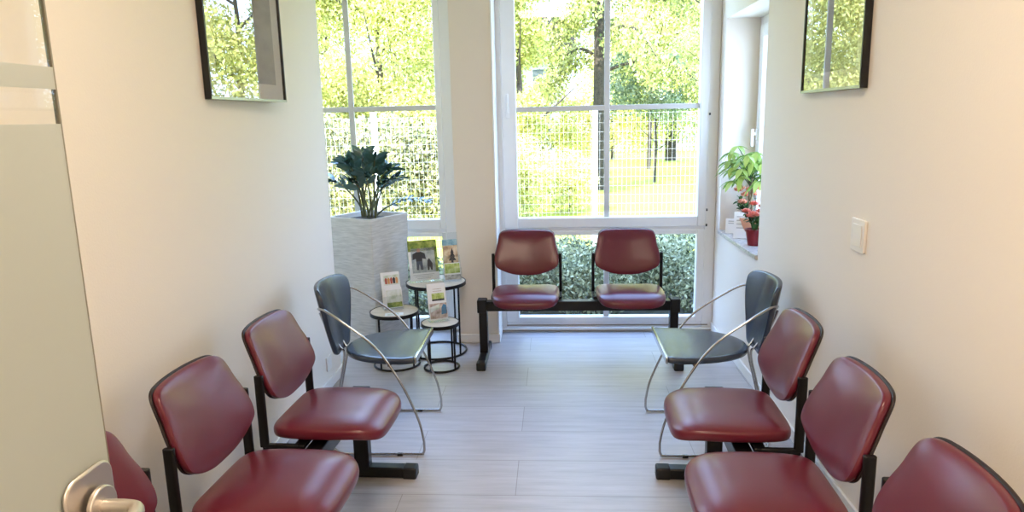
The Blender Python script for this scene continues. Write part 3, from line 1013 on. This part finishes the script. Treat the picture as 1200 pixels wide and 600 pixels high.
def tree(name, label, cat, x, y, h, blobs, n, size, m_, seed, trunk=.065, hang=0, group=None):
    t = thing(name, label, cat, (x, y, GZ), 0, group)
    rg = random.Random(seed)
    bm = bmesh.new()
    add_tube(bm, [Vector((0, 0, 0)), Vector((.03, 0, h*.3)), Vector((-.02, .03, h*.6)), Vector((.02, 0, h*.85))], [trunk, trunk*.85, trunk*.6, trunk*.3], 8)
    for k in range(7):
        a = k*2.4
        z = h*(.25+.08*k)
        L = h*.22
        add_tube(bm, [Vector((0, 0, z)), Vector((math.cos(a)*L*.5, math.sin(a)*L*.5, z+L*.35)), Vector((math.cos(a)*L, math.sin(a)*L, z+L*.8))], [trunk*.4, trunk*.28, trunk*.1], 6)
    obj('trunk', bm, M['bark'], t)
    leaf_cloud('foliage', blobs, n, size, m_, t, seed, hang)
    return t

def puffs(rx, ry, z0, z1, k, r, seed):
    rg = random.Random(seed)
    return [(rg.uniform(-rx, rx), rg.uniform(-ry, ry), rg.uniform(z0, z1), r*rg.uniform(.7, 1.2), r*rg.uniform(.7, 1.2), r*rg.uniform(.6, 1.0)) for _ in range(k)]

G_T = 'spring trees behind the mesh fence'
tree('tree', 'dense yellow-green tree filling the top of the left window', 'tree', -2.9, 12.0, 5.5, puffs(1.0, .6, 1.5, 5.2, 26, .75, 1), 60000, .034, M['spring'], 1, group=G_T)
tree('tree', 'pale yellow-green tree at the outer edge of the left window', 'tree', -4.9, 12.6, 5.5, puffs(1.2, .6, 1.4, 5.2, 24, .8, 2), 40000, .036, M['spring2'], 2, group=G_T)
tree('tree', 'bright yellow tree at the left edge of the tall window', 'tree', -.62, 13.0, 5.4, puffs(.22, .5, 1.2, 5.4, 20, .42, 3), 26000, .036, M['spring'], 3, group=G_T)
tree('tree', 'taller pale tree behind the left window trees', 'tree', -3.4, 15.5, 6.5, puffs(2.2, .6, 1.0, 6.2, 30, .95, 4), 16000, .05, M['spring2'], 4, group=G_T)
tree('tree', 'small silvery tree below the drooping conifer', 'tree', 2.45, 17.5, 3.0, puffs(.8, .5, 1.75, 2.9, 16, .5, 5), 9000, .04, M['greygreen'], 5, .035, group=G_T)
tree('tree', 'yellow bushy tree at the right edge of the tall window', 'tree', 4.3, 18.5, 4.2, puffs(.9, .6, .9, 3.9, 20, .7, 6), 10000, .045, M['spring2'], 6, group=G_T)
tree('tree', 'far pale tree beside the white house', 'tree', 2.2, 27.0, 5.0, puffs(1.5, .6, .6, 4.6, 28, .9, 7), 26000, .055, M['spring2'], 7, group=G_T)
tree('tree', 'low yellow tree in front of the white house', 'tree', -.35, 19.5, 2.4, puffs(.8, .4, .6, 2.5, 18, .45, 8), 14000, .04, M['spring'], 8, .07, group=G_T)
tree('tree', 'far yellow tree at the right behind the picket fence', 'tree', 8.2, 36.0, 7.0, puffs(2.5, 1, 1.5, 7.0, 26, 1.3, 9), 11000, .08, M['spring2'], 9, group=G_T)

tree('tree', 'yellow-green tree outside to the right of the tall window', 'tree', 3.75, 11.5, 5.5, puffs(1.1, .6, .9, 5.2, 26, .7, 21), 34000, .042, M['spring'], 21, group=G_T)
tree('tree', 'broad spring tree farther right beyond the niche window', 'tree', 7.3, 12.5, 6.0, puffs(1.4, .6, .9, 5.6, 26, .9, 22), 26000, .048, M['spring2'], 22, group=G_T)
tree('tree', 'tall yellow-green tree behind the conifer', 'tree', 2.9, 22.0, 7.0, puffs(1.5, .6, 2.6, 6.6, 24, .9, 23), 20000, .055, M['spring2'], 23, group=G_T)
for i, (x, y, hh, who) in enumerate(((-7.6, 24.0, 10, 'far spring tree beyond the left window trees'), (-3.6, 25.0, 9, 'far spring tree left of the white house'), (4.2, 26.0, 10, 'far spring tree right of the conifer'),
                              (8.2, 25.0, 10, 'far spring tree beyond the niche window'))):
    tree('tree', 'tall '+who, 'tree', x, y, hh, puffs(1.5, .8, 1.2, hh, 40, 1.2, 31+i), 30000, .065, M['spring2' if i % 2 else 'spring'], 31+i, .2, group='tall trees at the end of the garden')
# drooping conifer
t = thing('conifer', 'large conifer with a dark trunk and drooping branches in the tall window', 'tree', (1.02, 16.0, GZ))
obj('trunk', tube([(0, 0, 0), (.02, 0, 3), (-.03, 0, 6), (0, 0, 11)], [.17, .15, .11, .03], 10), M['bark'], t)
rg = random.Random(11)
for k in range(26):
    z = 2.55+k*.29
    a = k*2.399+.2
    L = rg.uniform(2.2, 3.2)*(1-.5*(z-2.5)/9)
    if math.cos(a) < 0:
        L *= .5
    p = [Vector((0, 0, z)), Vector((math.cos(a)*L*.35, math.sin(a)*L*.35, z+.25)), Vector((math.cos(a)*L*.7, math.sin(a)*L*.7, z+.05)), Vector((math.cos(a)*L, math.sin(a)*L, z-.55))]
    P = spline(p, 5)
    br = obj('branch', tube(P, [.04-.032*i/(len(P)-1) for i in range(len(P))], 6), M['bark'], t)
    bl = [(q.x, q.y, q.z-.18, .22+.012*i, .22+.012*i, .28+.012*i) for i, q in enumerate(P) if i > 2]
    leaf_cloud('needles', bl, 2300, .042, M['conifer'], br, 100+k, .75)

# hedge behind the mesh fence, shrub by shrub
G_H = 'hedge shrubs behind the mesh fence'
for i, (x, y, hgt, who) in enumerate(((-6.2, 10.2, 1.75, 'hedge shrub farthest out to the left'), (-4.9, 10.1, 1.7, 'hedge shrub second from the left'), (-3.7, 10.2, 1.7, 'hedge shrub behind the planter plant'),
                                 (-2.55, 10.1, 1.65, 'hedge shrub right of the planter plant'), (-1.5, 10.3, 1.6, 'hedge shrub hidden by the white pillar'))):
    s = thing('hedge_shrub', who+', pale speckled leaves', 'shrub', (x, y, GZ), 0, G_H)
    leaf_cloud('foliage', [(0, 0, .45, .75, .45, .6), (-.2, 0, hgt-.45, .6, .42, .5), (.3, 0, hgt-.4, .55, .42, .5), (0, -.1, .9, .75, .45, .6)], 17000, .034, M['hedge'], s, 40+i)
    obj('stem', tube([(0, 0, 0), (.05, 0, hgt*.7)], .03, 6), M['bark'], s)
for i, (x, y, hgt, who) in enumerate(((-.45, 11.2, 1.35, 'loose yellow shrub left of the fence post'), (.25, 12.0, 1.1, 'loose yellow shrub behind the fence post'), (-.9, 12.2, 1.5, 'loose yellow shrub at the tall window edge'))):
    s = thing('loose_shrub', who, 'shrub', (x, y, GZ), 0, 'loose shrubs on the lawn')
    leaf_cloud('foliage', [(0, 0, hgt*.5, .5, .4, hgt*.52)], 4200, .030, M['spring2'], s, 60+i)
    obj('stem', tube([(0, 0, 0), (.02, 0, hgt*.6)], .009, 6), M['bark'], s)

# low shade shrubs right behind the windows
spots = [(-2.1, 5.75, .52), (-1.45, 5.95, .55), (-.85, 5.7, .50), (-.25, 5.95, .55), (.30, 5.75, .55), (.80, 6.0, .60), (1.32, 5.75, .62), (1.9, 6.0, .65), (.05, 6.5, .52), (1.05, 6.55, .60), (-.65, 6.6, .45), (2.4, 6.4, .6)]
names = ['outermost shrub left of the planter', 'shrub behind the planter', 'shrub behind the nested tables', 'shrub behind the pillar edge', 'shrub behind the left window bench seat', 'shrub between the two window bench seats',
         'shrub behind the right window bench seat', 'shrub at the right edge of the lower pane', 'back row shrub behind the left window seat', 'back row shrub behind the right window seat', 'back row shrub behind the pillar', 'back row shrub beyond the niche wall']
for i, ((x, y, hgt), nm) in enumerate(zip(spots, names)):
    s = thing('low_shrub', 'low grey-green '+nm, 'shrub', (x, y, GZ), 0, 'low shrubs outside the windows')
    leaf_cloud('foliage', [(0, 0, hgt*.45, .42, .38, hgt*.55), (.1, 0, hgt*.7, .3, .3, hgt*.35)], 4200, .021, M['shrub'], s, 80+i)
    obj('stem', tube([(0, 0, 0), (.02, 0, hgt*.7)], .012, 6), M['bark'], s)

# mesh fence
f = thing('mesh_fence', 'white welded mesh fence crossing the garden behind the windows', 'fence', (.46, 8.0, GZ))
bm = bmesh.new()
x = -7.5
while x < 6.6:
    add_box(bm, x-.001, x+.001, -.001, .001, .04, 1.66)
    x += .05
z = .05
while z < 1.68:
    add_box(bm, -7.5, 6.6, -.004, -.0012, z-.001, z+.001)
    z += .1
obj('wire_mesh', bm, M['wire'], f, smooth=False)
for px in (-7.5, -5.0, -2.5, 0, 2.5, 5.0):
    p = obj('post', B((px-.03, px+.03, .012, .072, 0, 1.70)), M['fencewhite'], f, bevel=.004)
    obj('post_cap', B((px-.033, px+.033, .009, .075, 1.70, 1.715)), M['fencewhite'], p, bevel=.003)

# far white picket fence
f = thing('picket_fence', 'white picket fence far across the lawn', 'fence', (6.1, 32.0, GZ))
for k in range(44):
    x = -3.4+k*.18
    bm = bmesh.new()
    add_prism(bm, [(x-.045, 0.05), (x+.045, .05), (x+.045, 1.12), (x, 1.2), (x-.045, 1.12)], -.012, .012, lambda u, v, h: Vector((u, h, v)))
    obj('picket', bm, M['fencewhite'], f, smooth=False)
for z in (.3, .95):
    obj('rail', B((-3.5, 4.5, .013, .05, z-.04, z+.04)), M['fencewhite'], f, smooth=False)

for i, (x, who) in enumerate(((3.2, 'left part of the dark hedge behind the picket fence'), (5.6, 'middle of the dark hedge behind the picket fence'), (8.0, 'right part of the dark hedge behind the picket fence'))):
    s = thing('far_hedge', who, 'shrub', (x, 33.6, GZ), 0, 'dark hedge behind the picket fence')
    leaf_cloud('foliage', [(-.6, 0, .7, .8, .5, .8), (.6, 0, .7, .8, .5, .8), (0, 0, .9, .9, .5, .8)], 3500, .07, M['greygreen'], s, 140+i)
    obj('stem', tube([(0, 0, 0), (.05, 0, 1.1)], .05, 6), M['bark'], s)

# white house
h = thing('house', 'white house with dark roof far behind the trees', 'house', (-1.6, 31.0, GZ))
obj('wall', B((-2.8, 2.2, 0, 6, 0, 4.15)), M['housewall'], h, smooth=False)
bm = bmesh.new()
add_prism(bm, [(-.6, 4.15), (3, 6.0), (6.6, 4.15), (6.6, 4.35), (3, 6.2), (-.6, 4.35)], -3.2, 2.6, lambda u, v, q: Vector((q, u, v)))
obj('roof', bm, M['roof'], h, smooth=False)
for x, z in ((-2.0, 2.7), (-.4, 2.7), (1.1, 2.7), (1.1, .9), (-.4, .9)):
    wf = obj('window', B((x-.45, x+.45, -.03, .0, z, z+1.0)), M['white'], h, smooth=False)
    obj('pane', B((x-.38, x+.38, -.04, -.031, z+.07, z+.93)), mat('house_pane', (.10, .13, .16), .1), wf, smooth=False)
